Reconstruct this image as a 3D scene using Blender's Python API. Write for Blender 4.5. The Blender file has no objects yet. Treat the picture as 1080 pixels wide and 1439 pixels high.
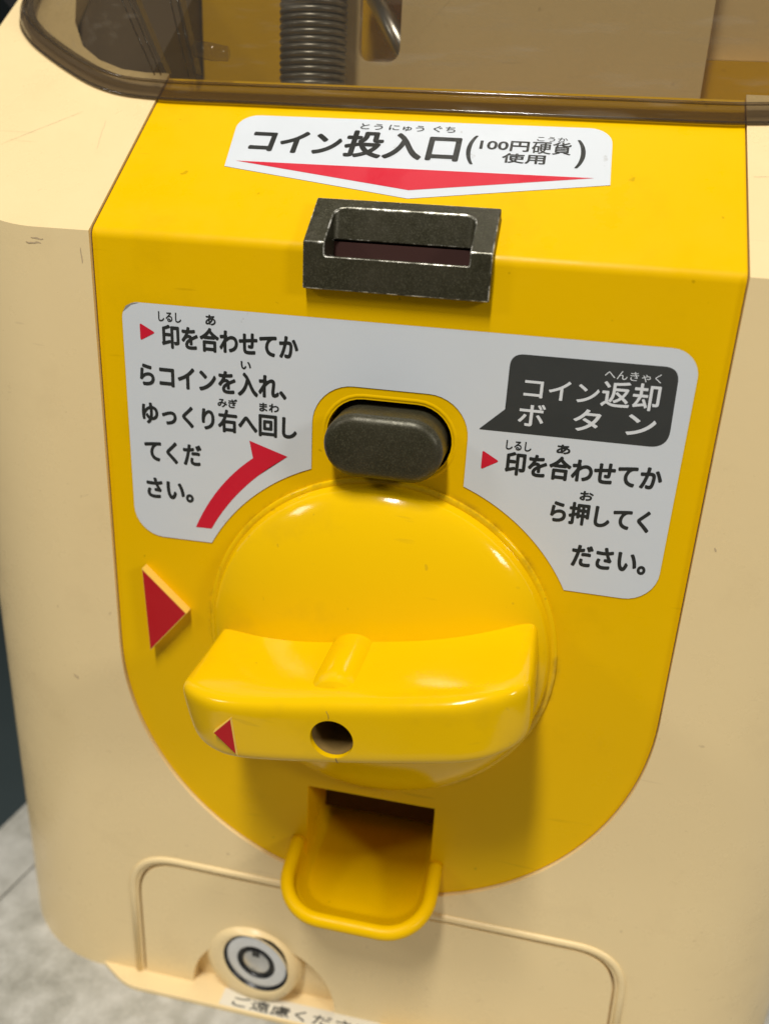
import bpy, bmesh, math, random
from mathutils import Vector, Matrix, Euler
R = math.radians
random.seed(7)
S = 0.001            # geometry below is written in millimetres
Z0 = 188.0           # height of the panel's fold above the table, mm
sc = bpy.context.scene

# ------------------------------------------------------------------ camera
cd = bpy.data.cameras.new('camera')
cam = bpy.data.objects.new('camera', cd)
sc.collection.objects.link(cam)
cam.location = (28.596*S, -152.666*S, (14.573+Z0)*S)
cam.rotation_euler = Euler((R(67.883), R(-2.800), R(11.733)), 'XYZ')
cd.sensor_fit = 'HORIZONTAL'; cd.sensor_width = 36
cd.lens = 36*1218.34/1080
cd.clip_start = 0.005; cd.clip_end = 50
cd.dof.use_dof = True; cd.dof.focus_distance = 0.160; cd.dof.aperture_fstop = 16
sc.camera = cam

# ------------------------------------------------------------------ light
w = bpy.data.worlds.new('World'); sc.world = w; w.use_nodes = True
bg = w.node_tree.nodes['Background']
bg.inputs[0].default_value = (1.0, 0.95, 0.88, 1); bg.inputs[1].default_value = 0.075

def area(name, loc, target, sx, sy, power, col):
    ld = bpy.data.lights.new(name, 'AREA'); ld.shape = 'RECTANGLE'
    ld.size = sx*S; ld.size_y = sy*S; ld.energy = power; ld.color = col
    o = bpy.data.objects.new(name, ld); sc.collection.objects.link(o)
    o.location = (loc[0]*S, loc[1]*S, (loc[2]+Z0)*S)
    d = Vector(target)-Vector(loc)
    o.rotation_euler = d.to_track_quat('-Z', 'Y').to_euler()
    return o
area('ceiling_tube_lamp', (-85, -505, 940), (-20, 0, -60), 95, 400, 12.3, (1.0, 0.955, 0.885))
area('side_lamp', (540, -300, 240), (0, 0, -80), 110, 110, 1.0, (1.0, 0.95, 0.88))
area('side_lamp', (-560, -330, 330), (0, 0, -80), 110, 110, .65, (1.0, 0.95, 0.88))

sc.view_settings.view_transform = 'Standard'
sc.view_settings.look = 'None'
sc.view_settings.exposure = 0.0
sc.view_settings.gamma = 1.0
sc.render.engine = 'CYCLES'
sc.cycles.max_bounces = 12; sc.cycles.transparent_max_bounces = 24
sc.cycles.use_denoising = True

# ------------------------------------------------------------------ materials
def newmat(name):
    m = bpy.data.materials.new(name); m.use_nodes = True
    nt = m.node_tree; b = nt.nodes['Principled BSDF']
    return m, nt, b
def nd(nt, t, **k):
    n = nt.nodes.new(t)
    for a, v in k.items(): setattr(n, a, v)
    return n
def coords(nt):
    g = nd(nt, 'ShaderNodeNewGeometry'); return g.outputs['Position']
def noise(nt, scale, detail=3, rough=.55, vec=None, sc3=None):
    n = nd(nt, 'ShaderNodeTexNoise'); n.inputs['Scale'].default_value = scale
    n.inputs['Detail'].default_value = detail; n.inputs['Roughness'].default_value = rough
    v = vec or coords(nt)
    if sc3:
        mp = nd(nt, 'ShaderNodeMapping'); mp.inputs['Scale'].default_value = sc3
        mp.inputs['Rotation'].default_value = (0.4, 0.7, 0.3)
        nt.links.new(v, mp.inputs[0]); v = mp.outputs[0]
    nt.links.new(v, n.inputs['Vector']); return n.outputs['Fac']
def ramp(nt, fac, stops):
    r = nd(nt, 'ShaderNodeValToRGB'); e = r.color_ramp.elements
    while len(e) < len(stops): e.new(.5)
    for i, (p, c) in enumerate(stops):
        e[i].position = p; e[i].color = c if len(c) == 4 else (*c, 1)
    nt.links.new(fac, r.inputs[0]); return r.outputs[0]
def mixc(nt, fac, a, b, mode='MIX'):
    m = nd(nt, 'ShaderNodeMix', data_type='RGBA', blend_type=mode)
    if isinstance(fac, (int, float)): m.inputs[0].default_value = fac
    else: nt.links.new(fac, m.inputs[0])
    for k, s in ((6, a), (7, b)):
        if isinstance(s, tuple): m.inputs[k].default_value = (*s, 1)
        else: nt.links.new(s, m.inputs[k])
    return m.outputs[2]
def bump(nt, b, fac, strength, dist):
    n = nd(nt, 'ShaderNodeBump'); n.inputs['Strength'].default_value = strength
    n.inputs['Distance'].default_value = dist
    nt.links.new(fac, n.inputs['Height']); nt.links.new(n.outputs[0], b.inputs['Normal'])

def plastic(name, col, col2, rough=.3, speck=0.5, sss=0.0, grime=(.16, .11, .05), smear=.12, spec=.5, ring=False):
    m, nt, b = newmat(name)
    big = noise(nt, 28, 4); c = mixc(nt, big, col, col2)
    # rubbed-in grime: sparse specks and hairline scratches with a shape of their own
    sp = ramp(nt, noise(nt, 330, 2, .5), [(.0, (0,)*3), (.735, (0,)*3), (.77, (speck,)*3), (1, (speck,)*3)])
    c = mixc(nt, sp, c, grime)
    scr = ramp(nt, noise(nt, 1, 1, .4, sc3=(60, 900, 700)), [(.0, (0,)*3), (.755, (0,)*3), (.80, (.5*speck,)*3), (1, (.5*speck,)*3)])
    c = mixc(nt, scr, c, grime)
    dirt = ramp(nt, noise(nt, 55, 6, .65), [(.0, (0,)*3), (.56, (0,)*3), (.8, (smear,)*3), (1, (smear,)*3)])
    c = mixc(nt, dirt, c, grime)
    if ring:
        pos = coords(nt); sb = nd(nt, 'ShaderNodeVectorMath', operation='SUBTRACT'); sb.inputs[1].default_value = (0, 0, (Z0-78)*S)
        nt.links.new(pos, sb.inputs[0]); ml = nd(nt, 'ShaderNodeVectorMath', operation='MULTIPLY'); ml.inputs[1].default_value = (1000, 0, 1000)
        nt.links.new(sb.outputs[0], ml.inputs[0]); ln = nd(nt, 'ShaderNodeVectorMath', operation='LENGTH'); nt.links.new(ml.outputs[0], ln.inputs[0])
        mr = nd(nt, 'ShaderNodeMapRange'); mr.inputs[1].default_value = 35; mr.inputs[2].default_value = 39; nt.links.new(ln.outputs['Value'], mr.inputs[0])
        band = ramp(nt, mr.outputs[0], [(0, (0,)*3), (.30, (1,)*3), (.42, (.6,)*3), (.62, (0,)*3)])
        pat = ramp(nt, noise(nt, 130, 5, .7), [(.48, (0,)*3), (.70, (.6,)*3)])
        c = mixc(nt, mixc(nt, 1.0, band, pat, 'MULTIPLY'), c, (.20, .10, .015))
    nt.links.new(c, b.inputs['Base Color'])
    rr = ramp(nt, noise(nt, 90, 6, .7), [(.28, (rough*.65,)*3), (.72, (rough*1.7,)*3)])
    nt.links.new(rr, b.inputs['Roughness'])
    b.inputs['IOR'].default_value = 1.47; b.inputs['Specular IOR Level'].default_value = spec
    if sss:
        b.inputs['Subsurface Weight'].default_value = sss
        b.inputs['Subsurface Radius'].default_value = (1.0, .7, .3)
        b.inputs['Subsurface Scale'].default_value = 0.0018
    bump(nt, b, noise(nt, 420, 4, .6), .05, 0.0004)
    return m
YEL = (.86, .53, .0)
M_yel = plastic('yellow_plastic', YEL, (.81, .475, .0), .30, .35, grime=(.22, .12, .0), spec=.13, ring=True)
M_knob = plastic('glossy_yellow_plastic', (.88, .55, .001), (.85, .52, .001), .11, .25, grime=(.25, .14, .02), smear=.16, ring=True, spec=.36)
M_cream = plastic('cream_plastic', (.88, .70, .385), (.85, .665, .355), .27, .32, grime=(.42, .30, .16), smear=.14)
M_edge = plastic('pale_yellow_edge', (.86, .60, .12), (.80, .50, .06), .45, .3)
M_red = plastic('red_paint', (.52, .006, .012), (.46, .006, .012), .38, .25, grime=(.2, .02, .01))

def printed(name, col, rough=.42, wear=.0):
    m, nt, b = newmat(name)
    c = mixc(nt, noise(nt, 40, 4), col, tuple(x*.93 for x in col))
    if wear:
        s = ramp(nt, noise(nt, 260, 3, .6), [(0, (0,)*3), (.70, (0,)*3), (.74, (wear,)*3), (1, (wear,)*3)])
        c = mixc(nt, s, c, (.32, .30, .27))
    nt.links.new(c, b.inputs['Base Color'])
    nt.links.new(ramp(nt, noise(nt, 60, 5, .65), [(.3, (rough*.7,)*3), (.7, (rough*1.4,)*3)]), b.inputs['Roughness'])
    bump(nt, b, noise(nt, 70, 3, .5), .12, 0.0006)
    return m
M_white = printed('sticker_white', (.68, .725, .77), .38, .35)
M_black = printed('print_black', (.022, .024, .022), .42)
M_dark = printed('print_charcoal', (.045, .048, .046), .40)
M_pred = printed('print_red', (.66, .012, .035), .4)
M_light = printed('print_white', (.76, .79, .82), .4)
M_dirty = printed('dirty_sticker_edge', (.16, .12, .06), .7)
M_chip = printed('worn_print', (.28, .28, .27), .6)
M_lab = printed('label_paper', (.78, .74, .62), .4)

def gunmetal():
    m, nt, b = newmat('dark_grey_metallic_plastic')
    f = noise(nt, 3400, 2, .6)
    c = ramp(nt, f, [(.30, (.030, .028, .014)), (.55, (.050, .047, .026)), (.74, (.10, .096, .06))])
    c = mixc(nt, ramp(nt, noise(nt, 120, 5), [(.35, (0,)*3), (.75, (.5,)*3)]), c, (.085, .075, .05))
    nt.links.new(c, b.inputs['Base Color']); b.inputs['Metallic'].default_value = .35
    nt.links.new(ramp(nt, noise(nt, 700, 3), [(.3, (.30,)*3), (.7, (.48,)*3)]), b.inputs['Roughness'])
    bump(nt, b, f, .22, 0.0001)
    return m
M_gun = gunmetal()
def worn():
    m, nt, b = newmat('worn_metallic_edge')
    f = noise(nt, 420, 6, .75)
    c = ramp(nt, f, [(.40, (.05, .047, .03)), (.5, (.16, .155, .12)), (.57, (.55, .54, .48)), (.66, (.8, .79, .74))])
    nt.links.new(c, b.inputs['Base Color']); b.inputs['Metallic'].default_value = .5; b.inputs['Roughness'].default_value = .3
    return m
M_worn = worn()

def simple(name, col, rough=.5, metal=0.0, n=60, amt=.2):
    m, nt, b = newmat(name)
    c = mixc(nt, noise(nt, n, 4), col, tuple(x*(1-amt) for x in col))
    nt.links.new(c, b.inputs['Base Color'])
    b.inputs['Roughness'].default_value = rough; b.inputs['Metallic'].default_value = metal
    return m
M_steel = simple('brushed_steel', (.62, .63, .64), .28, .9, 300, .15)
M_chrome = simple('lock_ring', (.78, .80, .82), .34, .45, 900, .22)
M_blackp = simple('black_plastic', (.012, .013, .014), .35)
M_slot = simple('slot_brown', (.045, .010, .006), .7)
M_bore = simple('dirty_bore', (.30, .19, .05), .7, 0, 400, .5)
M_brown = simple('dark_interior_brown', (.12, .085, .05), .5)  # brown puts the shade of the hollow interior into the colour
M_coil = simple('dull_coil_wire', (.26, .255, .24), .36, .7, 300, .3)
M_purple = simple('dark_violet_plastic', (.03, .02, .035), .4)
M_teal = simple('dark_floor', (.17, .23, .24), .6, 0, 3, .3)
M_wall = simple('dark_wall', (.02, .03, .033), .7, 0, 3, .3)

def smoked(name, tint, rough=.06):
    m = bpy.data.materials.new(name); m.use_nodes = True
    nt = m.node_tree; nt.nodes.clear()
    out = nd(nt, 'ShaderNodeOutputMaterial'); mix = nd(nt, 'ShaderNodeMixShader')
    tr = nd(nt, 'ShaderNodeBsdfTransparent'); gl = nd(nt, 'ShaderNodeBsdfGlossy')
    haz = nd(nt, 'ShaderNodeBsdfDiffuse'); haz.inputs[0].default_value = (.42, .38, .31, 1)
    hm = nd(nt, 'ShaderNodeMixShader')
    tr.inputs[0].default_value = (*tint, 1)
    gl.inputs['Roughness'].default_value = rough
    fr = nd(nt, 'ShaderNodeFresnel'); fr.inputs['IOR'].default_value = 1.6
    scuff = ramp(nt, noise(nt, 1, 3, .6, sc3=(40, 500, 300)), [(0, (.025,)*3), (.6, (.05,)*3), (.78, (.25,)*3)])
    nt.links.new(scuff, hm.inputs[0]); nt.links.new(tr.outputs[0], hm.inputs[1]); nt.links.new(haz.outputs[0], hm.inputs[2])
    ge = nd(nt, 'ShaderNodeNewGeometry'); inv = nd(nt, 'ShaderNodeMath', operation='SUBTRACT'); inv.inputs[0].default_value = 1
    nt.links.new(ge.outputs['Backfacing'], inv.inputs[1])
    mu = nd(nt, 'ShaderNodeMath', operation='MULTIPLY'); nt.links.new(fr.outputs[0], mu.inputs[0]); nt.links.new(inv.outputs[0], mu.inputs[1])
    nt.links.new(mu.outputs[0], mix.inputs[0]); nt.links.new(hm.outputs[0], mix.inputs[1]); nt.links.new(gl.outputs[0], mix.inputs[2])
    nt.links.new(mix.outputs[0], out.inputs[0])
    return m
M_lid = smoked('smoky_clear_plastic', (.82, .80, .755))
M_glint = smoked('smoky_glint_tube', (.62, .58, .52), .12)  # for the thin tubes added as highlight lines on the lid
M_flange = smoked('smoky_lid_rim', (.60, .57, .53))

def marble():
    m, nt, b = newmat('mottled_white_stone')
    a = ramp(nt, noise(nt, 70, 8, .68), [(.30, (.22, .215, .18)), (.46, (.42, .415, .37)), (.60, (.56, .555, .51))])
    c = mixc(nt, ramp(nt, noise(nt, 260, 5, .6), [(.4, (0,)*3), (.75, (.7,)*3)]), a, (.34, .335, .29))
    c = mixc(nt, ramp(nt, noise(nt, 18, 6, .6), [(.4, (0,)*3), (.7, (.55,)*3)]), c, (.60, .595, .56))
    nt.links.new(c, b.inputs['Base Color']); b.inputs['Roughness'].default_value = .45
    return m
M_marble = marble()

# ------------------------------------------------------------------ mesh helpers (mm)
A = R(37.852); CA, SA, TA = math.cos(A), math.sin(A), math.tan(A)
FRONT = lambda u, v, w: (u, -w, v)                       # panel front: w points at the viewer
SLOPE = lambda u, s, w: (u, s*CA-w*SA, s*SA+w*CA)        # sloping top face
PLAN = lambda u, v, w: (u, v, w)
PROF = lambda u, v, w: (w, u, v)                         # (y, z) profile run along x
HR, HC = R(10), (0.0, -78.0)
def KNOB(u, v, w):                                       # turned handle on the dial
    c, s = math.cos(HR), math.sin(HR)
    return (HC[0]+u*c-v*s, -w, HC[1]+u*s+v*c)

def mesh_of(bm, name='m'):
    bmesh.ops.recalc_face_normals(bm, faces=bm.faces)
    me = bpy.data.meshes.new(name); bm.to_mesh(me); bm.free(); return me
def prism(pts, w0, w1, fr, pts1=None):
    bm = bmesh.new(); p1 = pts1 or pts
    a = [bm.verts.new(fr(x, y, w0)) for x, y in pts]
    b = [bm.verts.new(fr(x, y, w1)) for x, y in p1]
    bm.faces.new(a); bm.faces.new(b[::-1])
    n = len(pts)
    for i in range(n): bm.faces.new((a[i], b[i], b[(i+1) % n], a[(i+1) % n]))
    return mesh_of(bm)
def lathe(prof, c, fr, seg=64, axis=None):
    """prof: (r, w); closed on the axis when r = 0"""
    bm = bmesh.new(); rings = []
    for r, wv in prof:
        if r < 1e-6: rings.append([bm.verts.new(fr(c[0], c[1], wv))])
        else: rings.append([bm.verts.new(fr(c[0]+r*math.cos(2*math.pi*k/seg), c[1]+r*math.sin(2*math.pi*k/seg), wv)) for k in range(seg)])
    for p, q in zip(rings, rings[1:]):
        for k in range(seg):
            k2 = (k+1) % seg
            if len(p) == 1 and len(q) == 1: continue
            if len(p) == 1: bm.faces.new((p[0], q[k], q[k2]))
            elif len(q) == 1: bm.faces.new((p[k], q[0], p[k2]))
            else: bm.faces.new((p[k], q[k], q[k2], p[k2]))
    return mesh_of(bm)
def sweep(path, rad, seg=10, closed=False, caps=True, flat=1.0):
    """round tube along 3D points (mm)"""
    bm = bmesh.new(); rings = []; P = [Vector(p) for p in path]; n = len(P)
    up = None
    for i, p in enumerate(P):
        if closed: t = P[(i+1) % n]-P[i-1]
        else: t = P[min(i+1, n-1)]-P[max(i-1, 0)]
        t.normalize()
        if up is None:
            up = Vector((0, -1, 0)) if abs(t.y) < .9 else Vector((0, 0, 1))
        nn = (up-t*up.dot(t)).normalized(); up = nn; bb = t.cross(nn)
        r = rad[i] if isinstance(rad, (list, tuple)) else rad
        rings.append([bm.verts.new(p+nn*math.cos(a)*r*flat+bb*math.sin(a)*r) for a in [2*math.pi*k/seg for k in range(seg)]])
    m = n if closed else n-1
    for i in range(m):
        p, q = rings[i], rings[(i+1) % n]
        for k in range(seg): bm.faces.new((p[k], q[k], q[(k+1) % seg], p[(k+1) % seg]))
    if caps and not closed: bm.faces.new(rings[0]); bm.faces.new(rings[-1][::-1])
    return mesh_of(bm)
def join(*mes):
    bm = bmesh.new()
    for me in mes: bm.from_mesh(me)
    me = bpy.data.meshes.new('m'); bm.to_mesh(me); bm.free(); return me
def evaluate(me, setup):
    o = bpy.data.objects.new('tmp', me); sc.collection.objects.link(o)
    extra = setup(o) or []
    bpy.context.view_layer.update()
    dg = bpy.context.evaluated_depsgraph_get()
    out = bpy.data.meshes.new_from_object(o.evaluated_get(dg))
    for e in [o]+extra: bpy.data.objects.remove(e)
    return out
def boolean(me, others, op='DIFFERENCE'):
    def f(o):
        ex = []
        for c in others:
            co = bpy.data.objects.new('cut', c); sc.collection.objects.link(co); ex.append(co)
            m = o.modifiers.new('b', 'BOOLEAN'); m.operation = op; m.solver = 'EXACT'; m.object = co
        return ex
    return evaluate(me, f)
def bevelled(me, width, seg=3, ang=30, edge=False):
    def f(o):
        for p in o.data.polygons: p.use_smooth = True
        if edge:
            o.data.materials.clear(); o.data.materials.append(M_gun); o.data.materials.append(M_worn)
        m = o.modifiers.new('v', 'BEVEL')
        if edge: m.material = 1; m.width = width; m.segments = seg
        m.limit_method = 'ANGLE'; m.angle_limit = R(ang); m.use_clamp_overlap = not edge
        m.miter_outer = 'MITER_ARC'
        n = o.modifiers.new('n', 'WEIGHTED_NORMAL'); n.weight = 50; n.keep_sharp = False
    return evaluate(me, f)
def subsurf(me, lv=3):
    def f(o):
        m = o.modifiers.new('s', 'SUBSURF'); m.levels = lv; m.render_levels = lv
    return evaluate(me, f)

WPOS = {}
def obj(name, me, mat, parent=None, smooth=True, angle=None):
    """scale a millimetre mesh to metres, centre its origin, link it as ONE object"""
    me.name = name
    co = [v.co for v in me.vertices]
    c = Vector([(min(v[i] for v in co)+max(v[i] for v in co))/2 for i in range(3)])
    for v in me.vertices: v.co = (v.co-c)*S
    if smooth is not None:
        for p in me.polygons: p.use_smooth = smooth
    if angle is not None:
        bm = bmesh.new(); bm.from_mesh(me)
        for e in bm.edges:
            if len(e.link_faces) == 2 and e.calc_face_angle(0) > R(angle): e.smooth = False
        bm.to_mesh(me); bm.free()
    if mat is not None: me.materials.clear(); me.materials.append(mat)
    o = bpy.data.objects.new(name, me); sc.collection.objects.link(o)
    wp = Vector((c.x*S, c.y*S, (c.z+Z0)*S)); WPOS[o] = wp
    if parent: o.parent = parent; o.location = wp-WPOS[parent]
    else: o.location = wp
    return o

def arc(cx, cy, r, a0, a1, n=16):
    return [(cx+r*math.cos(R(a0+(a1-a0)*i/n)), cy+r*math.sin(R(a0+(a1-a0)*i/n))) for i in range(n+1)]
def rounded(pts, rad, n=8):
    """round the corners of a polygon; rad: one radius or one per corner"""
    out = []; N = len(pts)
    for i, p in enumerate(pts):
        r = rad[i] if isinstance(rad, (list, tuple)) else rad
        p = Vector(p); a = Vector(pts[i-1])-p; b = Vector(pts[(i+1) % N])-p
        if r <= 0: out.append(tuple(p)); continue
        la, lb = a.length, b.length; a.normalize(); b.normalize()
        th = a.angle(b); d = min(r/math.tan(th/2), la*.49, lb*.49)
        p0, p1 = p+a*d, p+b*d
        for k in range(n+1):
            t = k/n; out.append(tuple(p0*(1-t)**2+p*2*t*(1-t)+p1*t*t))
    return out
def offset(pts, d):
    """move a counter-clockwise polygon outward by d"""
    out = []; n = len(pts)
    for i in range(n):
        a, b, c = Vector(pts[i-1]), Vector(pts[i]), Vector(pts[(i+1) % n])
        e1, e2 = (b-a), (c-b)
        if e1.length < 1e-9: e1 = e2
        if e2.length < 1e-9: e2 = e1
        n1 = Vector((e1.y, -e1.x)).normalized(); n2 = Vector((e2.y, -e2.x)).normalized()
        m = (n1+n2); m = m/max(m.length_squared/2, .2)
        out.append(tuple(b+m*d))
    return out

# ------------------------------------------------------------------ setting
def structure(o): o['kind'] = 'structure'; return o
E0, E1 = (-134, -40), (-103, 250)                     # outer edge of the stone top
G0, G1 = (-116.5, -40), (-72, 250)                     # seam before the edge strip
def edge_x(y): return E0[0]+(E1[0]-E0[0])*(y-E0[1])/(E1[1]-E0[1])
def seam_x(y): return G0[0]+(G1[0]-G0[0])*(y-G0[1])/(G1[1]-G0[1])
tabletop = obj('stone_tabletop', bevelled(prism([(seam_x(-170), -170), (260, -170), (260, 230), (seam_x(230), 230)], -Z0-22, -Z0, PLAN), .6, 2), M_marble)
structure(tabletop); tabletop['label'] = 'mottled white stone tabletop under the machine'
obj('edge_strip', bevelled(prism([(edge_x(-170), -170), (seam_x(-170)-.7, -170), (seam_x(230)-.7, 230), (edge_x(230), 230)], -Z0-22, -Z0-.25, PLAN), 1.2, 3), M_marble, tabletop)
fl = obj('floor', prism([(-3000, -1500), (3000, -1500), (3000, 1500), (-3000, 1500)], -Z0-760, -Z0-750, PLAN), M_teal, None, False); structure(fl)
wl = obj('wall', prism([(-3000, -Z0-750), (3000, -Z0-750), (3000, 1600), (-3000, 1600)], -1500, -1490, FRONT), M_wall, None, False); structure(wl)

# ------------------------------------------------------------------ the machine
root = bpy.data.objects.new('capsule_machine', None); sc.collection.objects.link(root)
root.empty_display_size = .05; WPOS[root] = Vector((0, 0, 0))
root['label'] = 'cream and yellow capsule vending machine with coin slot and turning handle on stone tabletop'
root['category'] = 'vending machine'

W = 57.5; ARC_Z = -86.5
def panel_outline(d=0.0, top=100.0):
    return [(W+d, top), (-W-d, top)]+[(x, z) for x, z in arc(0, ARC_Z, W+d, 180, 360, 72)]

# body shell: rounded plan, sloped top, pocket for the panel, hollow under the lid
PR = .5
plan = arc(104-35.5, 35.5-PR, 35.5, -90, 0, 36)+arc(104-20, 150-20, 20, 0, 90, 12)+arc(-104+20, 150-20, 20, 90, 180, 12)+arc(-104+35.5, 35.5-PR, 35.5, 180, 270, 36)
me = prism(plan, -Z0, 120, PLAN)
me = boolean(me, [prism([(-40, -300), (-40, -40*TA+PR*.75), (70, 70*TA+PR*.75), (260, 70*TA+6), (260, -300)], -200, 200, PROF)], 'INTERSECT')
hollow = [(-63, 37.1), (-68.7, 37.8), (-75.2, 40.2), (-80.8, 43.9), (-86.2, 50.9), (-89.7, 58.3), (-92, 75), (-92, 130)]
hollow = hollow+[(-x, y) for x, y in hollow[::-1]]
cut_hollow = prism(hollow, 12, 130, PLAN)
DOOR = rounded([(-57.6, -187.2), (-57.6, -148.2), (59.2, -149.2), (60.5, -187.2)][::-1], [0, 11, 11, 0], 12)
DOOR = [(x, z) for x, z in DOOR]
niche = arc(-25, -186.5, 19, 0, 180, 40)
niche = [(-44, -187.15)]+[(x, z) for x, z in niche[::-1]]+[(-6, -187.15)]
me = boolean(me, [prism(panel_outline(.2), 30, -138, FRONT), cut_hollow, prism(DOOR, 5, -1.4, FRONT), prism(niche, 5, -4.0, FRONT)])
body = obj('body_shell', bevelled(me, 1.35, 4, 28), M_cream, root, None)

# door at the foot with its bead and lock
me = prism([(x*(1-.010)+.012, z if z < -187 else z-.55) for x, z in DOOR], -1.4, .5, FRONT)
me = boolean(me, [prism(niche, 5, -4.0, FRONT)])
door = obj('coin_box_door', bevelled(me, .45, 3, 28), M_cream, root, None)
rim = rounded([(-59.0, -187), (-59.0, -146.9), (60.6, -147.9), (61.9, -187)], [0, 12, 12, 0], 14)
obj('door_rim', sweep([(x, -.45, z) for x, z in rim], .95, 10, flat=.75), M_cream, root)
# niche back + boss + lock
obj('lock_recess_back', prism(niche, -3.95, -3.2, FRONT), M_cream, door, False)
LN = Vector((-.10, -.99, .0)).normalized(); LC = Vector((-26.2, -1.7, -173.2))
lx = LN.cross(Vector((0, 0, 1))).normalized(); ly = lx.cross(LN)
def LOCK(u, v, wv): p = LC+lx*u+ly*v+LN*wv; return tuple(p)
bm = bmesh.new(); rings = []
for r, wv, t_ in ((13.2, -6, 1), (12.9, -3.2, 1), (12.5, -1.6, 1), (11.8, -.4, .95), (10.9, .35, .8), (9.9, .7, .45), (9.3, .75, .2), (8.75, .55, 0)):
    rings.append([bm.verts.new(LOCK(2.3*t_+r*math.cos(2*math.pi*k/56), -2.6*t_+r*math.sin(2*math.pi*k/56), wv)) for k in range(56)])
for p, q in zip(rings, rings[1:]):
    for k in range(56): bm.faces.new((p[k], q[k], q[(k+1) % 56], p[(k+1) % 56]))
obj('lock_boss', mesh_of(bm), M_cream, door)
lock = obj('cylinder_lock', lathe([(0, -4), (8.4, -4), (8.35, -.5), (8.0, .1), (7.3, .3), (5.15, .3), (5.1, .0)], (0, 0), LOCK, 56), M_chrome, root, True, 40)
obj('key_groove', lathe([(5.1, .33), (5.05, -.5), (3.6, -.5), (3.55, .0)], (0, 0), LOCK, 48), M_blackp, lock)
obj('gap_ring', lathe([(8.8, .65), (8.7, .5), (8.65, -.6), (8.2, -.6)], (0, 0), LOCK, 48), M_blackp, lock)
obj('key_core', lathe([(3.6, -.8), (3.55, .1), (3.3, .3), (0, .3)], (0, 0), LOCK, 40), M_steel, lock, True, 40)
obj('key_notch', prism([(-1.0, 2.0), (1.0, 2.0), (1.0, 4.1), (-1.0, 4.1)], -.2, .38, LOCK), M_blackp, lock, False)

# lip of the base in front of the door, with its paper label
lip_out = rounded([(-72, 1.0), (-60.5, -5.6), (63, -5.6), (73, 1.0)], [0, 14, 14, 0], 14)
lip = obj('base_lip', bevelled(prism(lip_out, -Z0+.02, -Z0+1.3, PLAN), .5, 3), M_cream, root, None)
LIPW = lambda u, v, wv: (u, v, -Z0+1.3+wv)
lab = obj('paper_label', prism([(-35.2, -5.1), (6, -5.1), (6, -.3), (-35.2, -.3)], .0, .09, LIPW), M_lab, lip, False)

# yellow panel: front face and sloping face in one piece
prof = [(0.25, -150), (0.25, -1.3)]
for k in range(9):
    t = k/8; p0, p1, p2 = Vector((0.25, -1.3)), Vector((0.25, 0)), Vector((1.3*CA+.2, 1.3*SA))
    q = p0*(1-t)**2+p1*2*t*(1-t)+p2*t*t
    if k: prof.append(tuple(q))
prof += [(46*CA+.2, 46*SA), (46*CA+5, 46*SA-5), (8, -6), (8, -150)]
me = prism(prof, -70, 70, PROF)
me = boolean(me, [prism(panel_outline(0), 20, -70, FRONT)], 'INTERSECT')
def stadium(cx, cz, hw, hh, n=16):
    return arc(cx+hw-hh, cz, hh, -90, 90, n)+arc(cx-hw+hh, cz, hh, 90, 270, n)
slot_cut = [(-8, -1.6), (12, -3.2), (12, .2), (4.3, .9), (5.25, 6.3), (3.5, 12), (-8, 12)]
me = boolean(me, [prism(stadium(0, -33.6, 11.9, 6.9), 9, -20, FRONT),
                  prism([(-14.2, -143), (14.8, -143), (14.8, -117.5), (-14.2, -117.5)], 9, -20, FRONT),
                  prism([(-8, -6.5), (20, -6.5), (20, 3), (6, 3), (4, 6.2), (-8, 6.2)], -15.8, 15.8, PROF)])
panel = obj('front_panel', bevelled(me, .3, 2, 35), M_yel, root, None)

# coin slot block straddling the fold
def sl2(s, wv): return (s*CA-wv*SA, s*SA+wv*CA)
a2 = (90-math.degrees(A))/2
def fold_pt(d): return (-d, d*math.tan((math.pi/2-A)/2))
blk = [(.6, -7.1), (-1.9, -7.1), fold_pt(1.9), sl2(10.3, 1.9), sl2(10.3, -.4), (5, 1), (4, -6)]
me = prism(blk, -16.5, 16.5, PROF)
def rec(top): return [(-12.6, -9), (12.6, -9)]+arc(12.6-2.0, top-2.0, 2.0, 0, 90, 3)+arc(-12.6+2.0, top-2.0, 2.0, 90, 180, 3)
rc_cut = boolean(prism(rec(3.95), -1.93, 6, SLOPE, rec(12.5)), [prism([(-60, -.8), (60, -.8), (60, 60), (-60, 60)], -60, 60, FRONT)], 'INTERSECT')
me = boolean(me, [rc_cut, prism([(-8, -.8), (12, -2.6), (12, .2), (4.3, 1.0), (-8, 1.0)], -12.6, 12.6, PROF)])
slot = obj('coin_slot', bevelled(me, .26, 2, 40, True), None, root, None)
obj('slot_throat', prism([(4.5, -6), (9, -6), (9, 5), (6.2, 5), (6.2, .6), (4.5, .6)], -14, 14, PROF), M_slot, slot, False)
obj('slot_floor', prism([(.7, -6), (4.5, -6), (4.5, -2.9), (.7, -2.5)], -12.7, 12.8, PROF), M_slot, slot, False)

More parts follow.
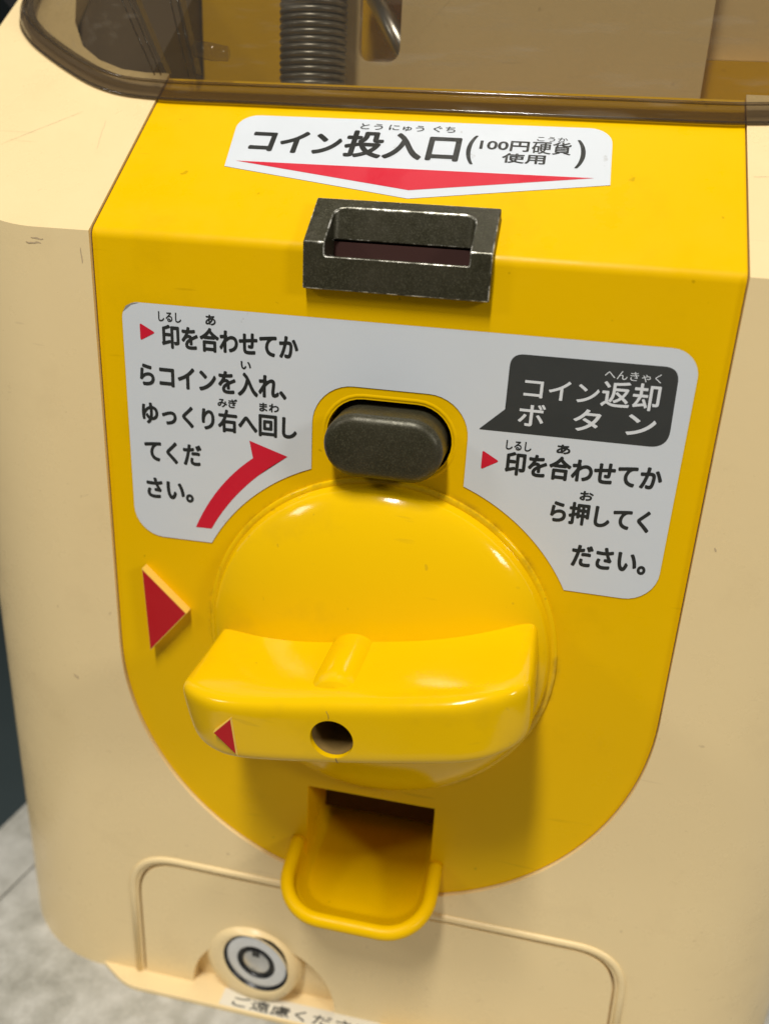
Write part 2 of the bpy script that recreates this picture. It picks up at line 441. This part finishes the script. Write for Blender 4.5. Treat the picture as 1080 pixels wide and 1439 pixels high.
# return button
def grow(pts, k): return pts
def shell(levels, fr):
    """loft of equal-length closed outlines: [(pts, w), ...], capped"""
    bm = bmesh.new(); rings = [[bm.verts.new(fr(x, y, wv)) for x, y in pts] for pts, wv in levels]; n = len(rings[0])
    for p, q in zip(rings, rings[1:]):
        for k in range(n): bm.faces.new((p[k], q[k], q[(k+1) % n], p[(k+1) % n]))
    bm.faces.new(rings[0]); bm.faces.new(rings[-1][::-1])
    return mesh_of(bm)
bz = -34.0
lev = [(stadium(0, bz, 11.2, 6.15), -6), (stadium(0, bz, 11.1, 6.05), 4.6)]
for k in range(1, 7):
    t = math.pi/2*k/6; d = 1.9*(1-math.cos(t)); lev.append((stadium(0, bz, 11.1-d, 6.05-d), 4.6+1.9*math.sin(t)))
lev.append((stadium(0, bz, 8.6, 3.6), 6.62))
obj('return_button', shell(lev, FRONT), M_gun, root, True, 60)
me = shell([(stadium(0, -33.6, 13.0, 8.0), -.26), (stadium(0, -33.6, 12.7, 7.7), -.14), (stadium(0, -33.6, 12.4, 7.4), -.14), (stadium(0, -33.6, 11.95, 6.95), -.5)], FRONT)
bm = bmesh.new(); bm.from_mesh(me)
bmesh.ops.delete(bm, geom=[f for f in bm.faces if len(f.verts) > 8], context='FACES')
me = mesh_of(bm); obj('button_collar', me, M_yel, root)
obj('button_well', prism(stadium(0, -33.6, 13, 8), -9.5, -7.9, FRONT), M_blackp, root, False)

# dial and handle
dome = [(0, -.2), (36.4, -.2), (36.4, .15), (36.1, .45), (35.5, .5), (35.25, .45), (35.15, .6), (35.0, 1.2), (34.8, 1.9)]
H0, Rd = 1.9, 34.8; hh = 10.0; rs = (Rd*Rd+hh*hh)/(2*hh)
for k in range(1, 25):
    r = Rd*math.cos(math.pi/2*k/24); z = H0+.55*(math.sqrt(rs*rs-r*r)-(rs-hh))+.45*hh*math.sin(math.pi/2*k/24)
    dome.append((r, z))
dial = obj('dial', lathe(dome, (HC[0], HC[1]), FRONT, 128), M_knob, root, True, 50)

Us = [-31.9, -23.5, -16, -8, 0, 8, 16.5, 24.5, 33.2]; Vs = [-7.3, -3.4, 3.6, 7.3]; Ws = [-1, 6, 13, 22, 30.2]
bm = bmesh.new(); gv = {}
for i, u in enumerate(Us):
    for j, v in enumerate(Vs):
        for k, wv in enumerate(Ws):
            if i in (0, len(Us)-1) or j in (0, 3) or k in (0, 4):
                ww = wv+(wv/30.2)*1.9*(1-(u/33.6)**2)
                vv = v
                if j == 3: vv = v-.9*math.sin(min(1, abs(u)/20)*math.pi/2)*math.sin(min(1, max(0, wv)/22)*math.pi*.8) + .5*(abs(u)/33.6)**2
                if j == 0: vv = v*(1-.06*(wv/30))
                uu = u; end = i in (0, len(Us)-1)
                if end and k == 4: ww -= 3.6; uu *= .985
                if end and j == 0: vv *= .68; uu *= .945
                if end and j == 1: uu *= .985
                if i in (1, len(Us)-2) and j == 0: vv *= .97
                gv[i, j, k] = bm.verts.new(KNOB(uu, vv, ww))
def q4(a, b, c, d): bm.faces.new((gv[a], gv[b], gv[c], gv[d]))
nu, nv, nw = len(Us)-1, 3, 4
for i in range(nu):
    for j in range(nv):
        for k in (0, nw): q4((i, j, k), (i+1, j, k), (i+1, j+1, k), (i, j+1, k))
    for k in range(nw):
        for j in (0, nv): q4((i, j, k), (i+1, j, k), (i+1, j, k+1), (i, j, k+1))
for j in range(nv):
    for k in range(nw):
        for i in (0, nu): q4((i, j, k), (i, j+1, k), (i, j+1, k+1), (i, j, k+1))
hand = subsurf(mesh_of(bm), 4)
# rib over the screw channel
ribl = []
for wv, s in ((2, 1), (10, 1), (18, 1), (24, 1), (26.2, .97), (27.3, .86), (27.9, .66), (28.1, .45)):
    ribl.append(([(-1.4+5.1*s*math.cos(a), 4.2+(4.6*s)*math.sin(a)) for a in [2*math.pi*k/36 for k in range(36)]], wv))
rib = shell(ribl, KNOB)
hand = boolean(hand, [rib], 'UNION')
hand = boolean(hand, [lathe([(0, 10), (3.75, 10), (3.9, 40), (0, 40)], (-1.3, -.6), KNOB, 40)])
HAND0 = hand.copy()
handle = obj('handle', hand, M_knob, root, True, 32)
obj('screw_bore', lathe([(3.78, 31.0), (3.72, 18), (3.72, 12.6), (0, 12.6)], (-1.3, -.6), KNOB, 40), M_bore, handle)

def surf_line(pts, rad):
    return sweep([KNOB(u, v, hit_w(u, v)) for u, v in pts], rad, 6)
def marker(tri, w0, w1, fr, parent, inset=.93):
    cx = sum(p[0] for p in tri)/3; cz = sum(p[1] for p in tri)/3
    e = obj('arrow_marker', bevelled(prism(tri, w0, w1, fr), .12, 2), M_edge, parent, None)
    t2 = [(cx+(x-cx)*inset, cz+(z-cz)*inset) for x, z in tri]
    obj('red_face', prism(t2, w1-.05, w1+.05, fr), M_red, e, False)
    return e
mk = marker([(-50.6, -67.0), (-49.8, -86.9), (-40.9, -76.3)], -.3, 1.9, FRONT, panel, .95)
mk['label'] = 'red arrow marker on the yellow panel'
# small marker on the handle front (handle frame)
def to_knob(x, z):
    c, s = math.cos(HR), math.sin(HR); x -= HC[0]; z -= HC[1]; return (x*c+z*s, -x*s+z*c)
hm = [to_knob(*p) for p in ((-23.2, -82.0), (-19.6, -78.0), (-18.5, -86.3))]
from mathutils.bvhtree import BVHTree
bmh = bmesh.new(); bmh.from_mesh(HAND0); tree = BVHTree.FromBMesh(bmh); bmh.free()
def hit_w(u, v):
    h = tree.ray_cast(Vector(KNOB(u, v, 60)), Vector((0, 1, 0))); return -h[0].y
mw = max(hit_w(*p) for p in [(hm[0][0]*.6+hm[1][0]*.4, hm[0][1]*.6+hm[1][1]*.4), hm[1], hm[2]])+.15
hfront = obj('handle_marker', bevelled(prism(hm, mw-5, mw, KNOB), .12, 2), M_edge, handle, None)
cx = sum(p[0] for p in hm)/3; cz = sum(p[1] for p in hm)/3
obj('handle_marker_red', prism([(cx+(x-cx)*.86-.15, cz+(z-cz)*.86) for x, z in hm], mw-.05, mw+.05, KNOB), M_red, handle, False)

obj('parting_line', surf_line([(-1.1, -6.2+.25*k) for k in range(8)], .09), M_bore, handle)
obj('parting_line', surf_line([(-1.2+.04*k*math.sin(k), 3.6+.3*k) for k in range(6)], .06), M_bore, handle)

# coin return cup: U-shaped tray with rolled lip
def lip_z(y): return -133.2+.30*y
def cup(d, yfront, n=10):
    """half outline right -> front -> left at y<=0, d = half width, as (x, y)"""
    r = 9.5-(16.2-d)*.5
    return [(d, 0.2)]+[(d-r+r*math.cos(R(a)), yfront+r+r*math.sin(R(a))) for a in [-90*k/n for k in range(n+1)]] \
        + [(-d+r+r*math.cos(R(a)), yfront+r+r*math.sin(R(a))) for a in [-90-90*k/n for k in range(n+1)]]+[(-d, 0.2)]
def resample(pts, n):
    L = [0]
    for a, b in zip(pts, pts[1:]): L.append(L[-1]+math.dist(a, b))
    out = []
    for k in range(n):
        t = L[-1]*k/(n-1); i = 0
        while i < len(L)-2 and L[i+1] < t: i += 1
        f = (t-L[i])/(L[i+1]-L[i]) if L[i+1] > L[i] else 0
        out.append((pts[i][0]+(pts[i+1][0]-pts[i][0])*f, pts[i][1]+(pts[i+1][1]-pts[i][1])*f))
    return out
NP = 61
def floor_z(y): return -141.9+.03*y
def cup_deep(d, yf):
    p = cup(d, yf); return [(d, 24), (d, 16), (d, 8)]+p+[(-d, 8), (-d, 16), (-d, 24)]
bm = bmesh.new(); rings = []
for (half_, yf, kind) in ((12.5, -9.5, 'under'), (14.6, -13.2, 'side'), (15.8, -16.2, 'top_out'), (15.2, -15.6, 'top'), (14.2, -13.2, 'wall'), (13.3, -9.6, 'foot'), (12.9, -9.0, 'foot2'), (12.3, -8.2, 'floor')):
    ring = []
    for x, y in resample(cup_deep(half_, yf), NP):
        zt = lip_z(min(y, 0)); zf = floor_z(y); hgt = zt-.4-zf
        z = {'under': zf-2.2, 'side': zf-1.0, 'top_out': zt-.3, 'top': zt-.4, 'wall': zf+.52*hgt, 'foot': zf+.25, 'foot2': zf+.04, 'floor': zf}[kind]
        ring.append(bm.verts.new((x, y, z)))
    rings.append(ring)
for p, q in zip(rings, rings[1:]):
    for k in range(NP-1): bm.faces.new((p[k], p[k+1], q[k+1], q[k]))
for ring in (rings[-1], rings[0]):
    for k in range(NP//2): 
        f = [ring[k], ring[k+1], ring[NP-2-k], ring[NP-1-k]]
        if len(set(f)) >= 3: bm.faces.new(list(dict.fromkeys(f)))
chute = obj('return_cup', mesh_of(bm), M_yel, root, True, 60)
tube = [(x, y-.0, lip_z(min(y, 0))) for x, y in resample(cup(16.2, -16.6), 61)]
obj('rolled_lip', sweep(tube, 1.6, 14), M_yel, chute)
# duct behind the opening
obj('duct_wall', prism([(-16, -134.6), (-14.15, -134.6), (-14.15, -117.6), (-16, -117.6)], -24, -.6, FRONT), M_yel, chute, False)
obj('duct_wall', prism([(14.75, -134.6), (16, -134.6), (16, -117.6), (14.75, -117.6)], -24, -.6, FRONT), M_yel, chute, False)
obj('duct_back', prism([(-16, -145), (16, -145), (16, -112), (-16, -112)], -26, -24, FRONT), M_slot, chute, False)
obj('duct_roof', prism([(-16, -117.4), (16, -117.4), (16, -116), (-16, -116)], -24, -.5, FRONT), M_yel, chute, False)
obj('dark_duct_sheet', prism([(-14, -136), (14.6, -136), (14.6, -117.5), (-14, -117.5)], -17.2, -16.2, FRONT), M_slot, chute, False)  # dark sheet standing in for the shade deep in the duct

# ------------------------------------------------------------------ stickers
t = -79+math.sqrt(40.4**2-14.8**2); x0 = math.sqrt(40.4**2-(60-79)**2)
left_arc = [(40.4*math.cos(a), -79+40.4*math.sin(a)) for a in [math.atan2(19, -x0)+(math.atan2(t+79, -14.8)-math.atan2(19, -x0))*k/20 for k in range(21)]]
right_arc = [(-x, z) for x, z in left_arc[::-1]]
st2 = arc(-49.2, -15.6, 3.2, 180, 90, 8)+arc(47.9, -17.2, 4.8, 90, 0, 8)+arc(46.5, -54.1, 6.0, 0, -90, 8)
st2 += right_arc[::-1] + arc(7.0, -32.2, 7.8, 0, 90, 10)+arc(-7.0, -32.2, 7.8, 90, 180, 10) + left_arc[::-1] + arc(-46.2, -53.9, 6.2, -90, -180, 8)
ins = obj('instruction_sticker', prism(st2, -.3, -.10, FRONT), M_white, panel, False)
st1 = [(-37.4, 19.6)]+arc(-34.4, 31.2, 4.0, 180, 90, 8)+arc(29.8, 31.4, 4.4, 90, 0, 8)+[(34.5, 20.2), (-.8, 13.6)]
coin_st = obj('coin_sticker', prism(st1, -.25, -.03, SLOPE), M_white, panel, False)
for o_, n_ in ((ins, Vector((0, -1, 0))), (coin_st, Vector((0, -SA, CA)))):
    o_.data.materials.append(M_dirty)
    for p_ in o_.data.polygons:
        if abs(p_.normal.dot(n_)) < .5: p_.material_index = 1

def flat(name, pts, wv, fr, mat, parent):
    bm = bmesh.new(); bm.faces.new([bm.verts.new(fr(x, y, wv)) for x, y in pts])
    bmesh.ops.triangulate(bm, faces=bm.faces)
    me = bpy.data.meshes.new('m'); bm.to_mesh(me); bm.free()
    return obj(name, me, mat, parent, False)
def text(body, box, wv, fr, mat, parent, bold=.018, name='lettering', space=1.0):
    """print body so that its ink fills box = (x0, x1, z0, z1)"""
    cu = bpy.data.curves.new('t', 'FONT'); cu.body = body; cu.size = 1
    cu.resolution_u = 6; cu.space_character = space
    o = bpy.data.objects.new('t', cu); sc.collection.objects.link(o)
    bpy.context.view_layer.update()
    me = bpy.data.meshes.new_from_object(o.evaluated_get(bpy.context.evaluated_depsgraph_get()))
    bpy.data.objects.remove(o)
    xs = [v.co.x for v in me.vertices]; ys = [v.co.y for v in me.vertices]
    a0, a1, b0, b1 = min(xs), max(xs), min(ys), max(ys); x0, x1, z0, z1 = box
    for v in me.vertices:
        v.co = fr(x0+(v.co.x-a0)/(a1-a0)*(x1-x0), z0+(v.co.y-b0)/(b1-b0)*(z1-z0), wv)
    if bold > 0:
        bm = bmesh.new(); r = bold*(x1-x0)/(a1-a0)
        for k in range(9):
            du, dv = (0, 0) if k == 0 else (r*math.cos(k*math.pi/4), r*math.sin(k*math.pi/4))
            o3 = Vector(fr(du, dv, k*.0012))-Vector(fr(0, 0, 0)); n0 = len(bm.verts)
            bm.from_mesh(me); bm.verts.ensure_lookup_table()
            for v in bm.verts[n0:]: v.co += o3
        bm.to_mesh(me); bm.free()
    return obj(name, me, mat, parent, False)
TW = -.06
for body_, bx in (('印を合わせてか', (-44.4, -17.8, -20.4, -16.1)), ('らコインを入れ、', (-49.3, -20.0, -28.2, -23.9)),
                  ('ゆっくり右へ回し', (-49.3, -17.9, -35.8, -31.5)), ('てくだ', (-49.2, -37.4, -43.6, -39.3)), ('さい。', (-49.2, -39.4, -51.5, -47.3)),
                  ('印を合わせてか', (22.2, 49.8, -37.9, -33.6)), ('ら押してく', (31.4, 49.0, -46.2, -42.0)), ('ださい。', (36.3, 49.7, -54.6, -50.3))):
    text(body_, bx, TW, FRONT, M_black, ins, .040)
for body_, bx in (('しるし', (-45.0, -40.5, -15.5, -13.75)), ('あ', (-35.6, -33.7, -15.4, -13.6)), ('い', (-28.8, -26.9, -23.1, -21.7)),
                  ('みぎ', (-33.6, -29.7, -30.9, -29.2)), ('まわ', (-25.2, -21.4, -30.9, -29.3)), ('しるし', (21.9, 26.4, -33.2, -31.5)),
                  ('あ', (31.0, 33.3, -32.9, -31.3)), ('お', (36.2, 38.5, -41.3, -39.6))):
    text(body_, bx, TW, FRONT, M_black, ins, .03, 'reading_aid')
bub = rounded([(21.0, -15.7), (49.6, -15.6), (49.9, -29.9), (16.6, -30.0), (21.1, -25.7)], [2.4, 2.6, 3.2, .15, .4])
flat('speech_bubble', bub, TW-.01, FRONT, M_dark, ins)
for body_, bx, bo in (('コイン', (24.0, 36.9, -23.2, -19.8), .014), ('返却', (37.4, 47.1, -23.5, -18.9), .014), ('へんきゃく', (37.4, 46.9, -18.6, -17.0), 0),
                  ('ボ', (23.5, 28.1, -28.4, -24.4), .014), ('タ', (33.2, 37.8, -28.3, -24.4), .014), ('ン', (42.4, 47.2, -28.1, -24.5), .014)):
    text(body_, bx, TW+.04, FRONT, M_light, ins, bo)
flat('red_triangle', rounded([(-48.9, -16.2), (-45.8, -17.8), (-48.9, -19.5)], .25, 3), TW, FRONT, M_pred, ins)
flat('red_triangle', rounded([(17.7, -33.9), (20.9, -35.7), (17.7, -37.6)], .25, 3), TW, FRONT, M_pred, ins)
def curve3(p0, p1, p2, n=12):
    p0, p1, p2 = Vector(p0), Vector(p1), Vector(p2)
    return [tuple(p0*(1-i/n)**2+p1*2*(i/n)*(1-i/n)+p2*(i/n)**2) for i in range(n+1)]
arrow = curve3((-39.0, -56.9), (-34.6, -46.8), (-26.6, -40.6))+[(-27.3, -37.1), (-19.6, -39.5)]+curve3((-22.9, -41.9), (-31.0, -48.2), (-35.6, -56.8))
flat('worn_corner', [(-52.15, -14.3), (-51.5, -13.2), (-50.2, -12.55), (-48.8, -12.42), (-50.4, -12.9), (-51.4, -13.7)], TW, FRONT, M_chip, ins)
flat('turn_arrow', arrow, TW, FRONT, M_pred, ins)
for body_, bx, bo in (('コイン', (-34.0, -16.4, 24.6, 30.6), .04), ('投入口', (-15.3, 6.4, 24.3, 31.7), .034), ('(', (7.9, 9.4, 23.9, 31.9), .02), (')', (28.0, 29.5, 24.3, 32.0), .02),
                  ('100円', (10.2, 19.2, 28.1, 30.9), .022), ('硬貨', (19.8, 26.9, 27.7, 31.2), .016), ('使用', (14.7, 22.5, 24.8, 27.4), .02),
                  ('とう', (-13.5, -9.2, 32.4, 34.1), .012), ('にゅう', (-7.9, -1.1, 32.4, 34.1), .012), ('ぐち', (.7, 4.9, 32.5, 34.3), .012), ('こうか', (20.5, 26.1, 31.3, 32.6), .008)):
    text(body_, bx, .01, SLOPE, M_black, coin_st, bo)
flat('red_arrow_bar', [(-35.6, 21.3), (31.6, 21.8), (-1.0, 15.8)][::-1], .01, SLOPE, M_pred, coin_st)
text('ご遠慮ください', (-32.0, 4.6, -4.7, -1.9), .10, LIPW, M_dark, lab, .012)

# ------------------------------------------------------------------ smoky lid and what shows through it
half = [(0, 29.6), (-20, 29.6), (-40, 29.6), (-52, 29.6), (-57.3, 29.75), (-65.6, 30.5), (-73, 32.6), (-80.6, 36.2), (-88.9, 40.9), (-94.3, 44.6), (-98.6, 49.0), (-100.8, 55), (-101.6, 64), (-101.8, 90), (-101.8, 138)]
def smooth_path(pts, n=5):
    out = []
    for i in range(len(pts)-1):
        p0, p1, p2, p3 = [Vector(pts[min(max(i+d, 0), len(pts)-1)]) for d in (-1, 0, 1, 2)]
        for k in range(n):
            t_ = k/n
            out.append(tuple(.5*((2*p1)+(-p0+p2)*t_+(2*p0-5*p1+4*p2-p3)*t_**2+(-p0+3*p1-3*p2+p3)*t_**3)))
    return out+[pts[-1]]
lp = smooth_path(half); lp = [(x, y) for x, y in lp[::-1]]+[(-x, y) for x, y in lp[1:]]   # left back -> front -> right back
def normals(pts):
    out = []
    for i in range(len(pts)):
        a = Vector(pts[max(i-1, 0)]); b = Vector(pts[min(i+1, len(pts)-1)]); d = (b-a).normalized()
        out.append(Vector((-d.y, d.x)))          # points inward
    return out
nl = normals(lp)
def strip(sections):
    """sections: per path point a closed loop of 3D points"""
    bm = bmesh.new(); rings = [[bm.verts.new(p) for p in s] for s in sections]
    m = len(rings[0])
    for p, q in zip(rings, rings[1:]):
        for k in range(m): bm.faces.new((p[k], q[k], q[(k+1) % m], p[(k+1) % m]))
    bm.faces.new(rings[0]); bm.faces.new(rings[-1][::-1]); return mesh_of(bm)
secF, secW = [], []
for (x, y), n in zip(lp, nl):
    P = lambda d: (x+n.x*d, y+n.y*d)
    zb = min(y, 70)*TA+.55
    zi = lambda d: min(P(d)[1], 70)*TA+.55
    secF.append([(*P(0), zb), (*P(0), zb+2.4), (*P(.5), zb+2.9), (*P(1.2), zb+3.6), (*P(3.0), zb+3.7), (*P(3.0), max(zi(3.0), zb))])
    secW.append([(*P(1.3), zb+3.76), (*P(1.3), 140), (*P(2.8), 140), (*P(2.8), zb+3.76)])
lid = obj('lid', strip(secW), M_lid, root, True, 30)
obj('unseen_lid_roof', prism([(x+n.x*1.2, y+n.y*1.2) for (x, y), n in zip(lp, nl)], 140.1, 142, PLAN), M_lid, lid, False)  # unseen roof, added to cut the light falling inside the lid
obj('lid_flange', strip(secF), M_flange, lid, True, 30)
obj('rim_glint_tube', sweep([(x+n.x*.9, y+n.y*.9, min(y, 70)*TA+.55+3.55) for (x, y), n in zip(lp, nl)], .32, 8), M_glint, lid)  # tubes added along the flange to catch the lamp as bright lines
obj('rim_glint_tube', sweep([(x-n.x*.05, y-n.y*.05, min(y, 70)*TA+.55+.35) for (x, y), n in zip(lp, nl)], .3, 8), M_glint, lid)
for x0_, x1_ in ((-57.2, -65.2), (-50.6, -54.6)):
    obj('lid_rib', prism([(x0_, 28.9), (x0_+.9, 28.9), (x0_+.9+(x1_-x0_)*1.9, 62), (x0_+(x1_-x0_)*1.9, 62)], -35.4, -32.55, FRONT), M_lid, lid, False)
for xa, xb in ((-58.7, -65.6), (-57.3, -64.0), (-51.3, -54.9), (-49.9, -53.3)):
    obj('rib_glint_tube', sweep([(xa, 32.2, 28.4), (xa+(xb-xa)*.6, 32.2, 37), (xa+(xb-xa)*1.6, 32.2, 52)], .2, 8), M_glint, lid)  # tube added on each rib edge to draw a bright line
obj('lid_stud', sweep([(-50.5, 34.0, 33.6), (-47, 34.0, 33.2), (-43.5, 34.0, 32.9)], [1.5, 1.7, 1.4], 12), M_lid, lid)

below = [(-40, -300), (-40, -40*TA-5), (90, 90*TA-5), (260, 90*TA-5), (260, -300)]
for sg in (-1,):
    hp = [(sg*x, y) for x, y in [(65.0, 38.5)]+[(abs(x)-.35, y+.35) for x, y in hollow[1:8]]+[(65.0, 129.6)]]
    obj('dark_hollow_plug', boolean(prism(hp, 12.1, 120, PLAN), [prism(below, -200, 200, PROF)], 'INTERSECT'), M_brown, root, False)  # brown plug filling the hollow, its colour stands in for shade
obj('inner_floor', prism([(-57.6, 36), (57.6, 36), (57.6, 130), (-57.6, 130)], 20, 22, PLAN), M_brown, root, False)
obj('yellow_bulkhead', bevelled(prism([(-64.5, 22.1), (-6.5, 22.1), (-6.5, 100), (-64.5, 100)], -76, -72, FRONT), .5, 2), M_yel, root, None)
cut = rounded([(-21, 34.2), (-12, 34.2), (-12, 62), (-21, 62)], [2.5, 3, 3, 2.5], 8)
pl = boolean(prism(rounded([(-24.5, 22.2), (51.4, 22.2), (51.0, 100), (-24.5, 100)], [0, .5, .5, 0]), -56, -53.5, FRONT), [prism(cut, -40, -60, FRONT)])
obj('cream_plate', bevelled(pl, .4, 2), M_cream, root, None)
obj('yellow_side_plate', prism([(40, 22.2), (90, 22.2), (90, 37.5), (40, 37.5)], -66, -63, FRONT), M_yel, root, False)
obj('cream_side_plate', prism([(40, 37.9), (92, 37.9), (92, 100), (40, 100)], -69, -66, FRONT), M_cream, root, False)
# ribbed metal coil standing behind the lid
coil = bpy.data.objects.new('coil_spring', None); sc.collection.objects.link(coil)
cpos = Vector((-29.2, 46.5, 0)); coil.location = (cpos.x*S, cpos.y*S, (22+Z0)*S); WPOS[coil] = Vector(coil.location)
coil['label'] = 'grey ribbed metal coil standing upright behind the smoky lid'; coil['category'] = 'spring'
pts = []; turns = 24; rc = 6.5
for k in range(turns*28+1):
    a = 2*math.pi*k/28; pts.append((cpos.x+rc*math.cos(a), cpos.y+rc*math.sin(a), 26.2+1.36*k/28))
obj('wire', sweep(pts, .66, 7), M_coil, coil)
obj('core', lathe([(0, 22.1), (5.9, 22.1), (5.9, 61), (0, 61)], (cpos.x, cpos.y), PLAN, 24), M_coil, coil, True, 40)
obj('base_ring', bevelled(prism([(cpos.x-7.2, 40), (cpos.x+6.6, 40), (cpos.x+6.6, 53.2), (cpos.x-7.2, 53.2)], 22.05, 25.3, PLAN), .6, 3), M_purple, coil, None)
obj('slanted_tube', sweep([(-22, 68, 50), (-13, 66, 37), (-11.5, 66, 34)], 2.2, 16), M_steel, root)
obj('side_latch', bevelled(prism(rounded([(-109, 43.6), (-101.6, 42.4), (-101.2, 70), (-113, 70), (-113, 48)], [2.5, 2, 1, 1, 4], 8), -74, -62, FRONT), .8, 3), M_blackp, root, None)

# ------------------------------------------------------------------ wear on the cream shell
M_scuff = simple('scuff_brown', (.68, .52, .31), .6, 0, 500, .4)
def ribbon(pts, width, fr, wv, parent, mat):
    n = len(pts); L = []; Rr = []
    for i, p in enumerate(pts):
        a = Vector(pts[max(i-1, 0)]); b = Vector(pts[min(i+1, n-1)]); d = (b-a).normalized()
        h = width*(.35+.65*math.sin(math.pi*(i+.5)/n))*random.uniform(.6, 1.2)/2
        L.append((p[0]-d.y*h, p[1]+d.x*h)); Rr.append((p[0]+d.y*h, p[1]-d.x*h))
    return flat('scuff_mark', L+Rr[::-1], wv, fr, mat, parent)
def wander(p0, p1, n, j):
    return [(p0[0]+(p1[0]-p0[0])*i/n+random.uniform(-j, j), p0[1]+(p1[1]-p0[1])*i/n+random.uniform(-j, j)) for i in range(n+1)]
for p0, p1, n, j, wd in (((-69.5, -1.9), (-67.0, -2.2), 6, .12, .3), ((-70.5, -2.9), (-67.4, -2.8), 6, .15, .35), ((-59.6, -3.2), (-59.4, -6.0), 5, .06, .3),
                         ((-69.8, -97.2), (-68.6, -98.4), 4, .15, .45), ((-33.8, -141.0), (-33.2, -141.3), 3, .1, .5), ((60.9, -47.2), (61.2, -48.0), 3, .08, .3)):
    ribbon(wander(p0, p1, n, j), wd, FRONT, PR+.03, body, M_scuff)
for p0, p1, n, j, wd in (((-85.5, 22.0), (-72, 33.4), 18, .05, .10), ((-66.0, 31.0), (-64.7, 22.0), 9, .12, .09), ((58.6, 24), (61.2, 24.2), 8, .05, .1)):
    ribbon(wander(p0, p1, n, j), wd, SLOPE, PR*.75*CA+.03, body, M_scuff)
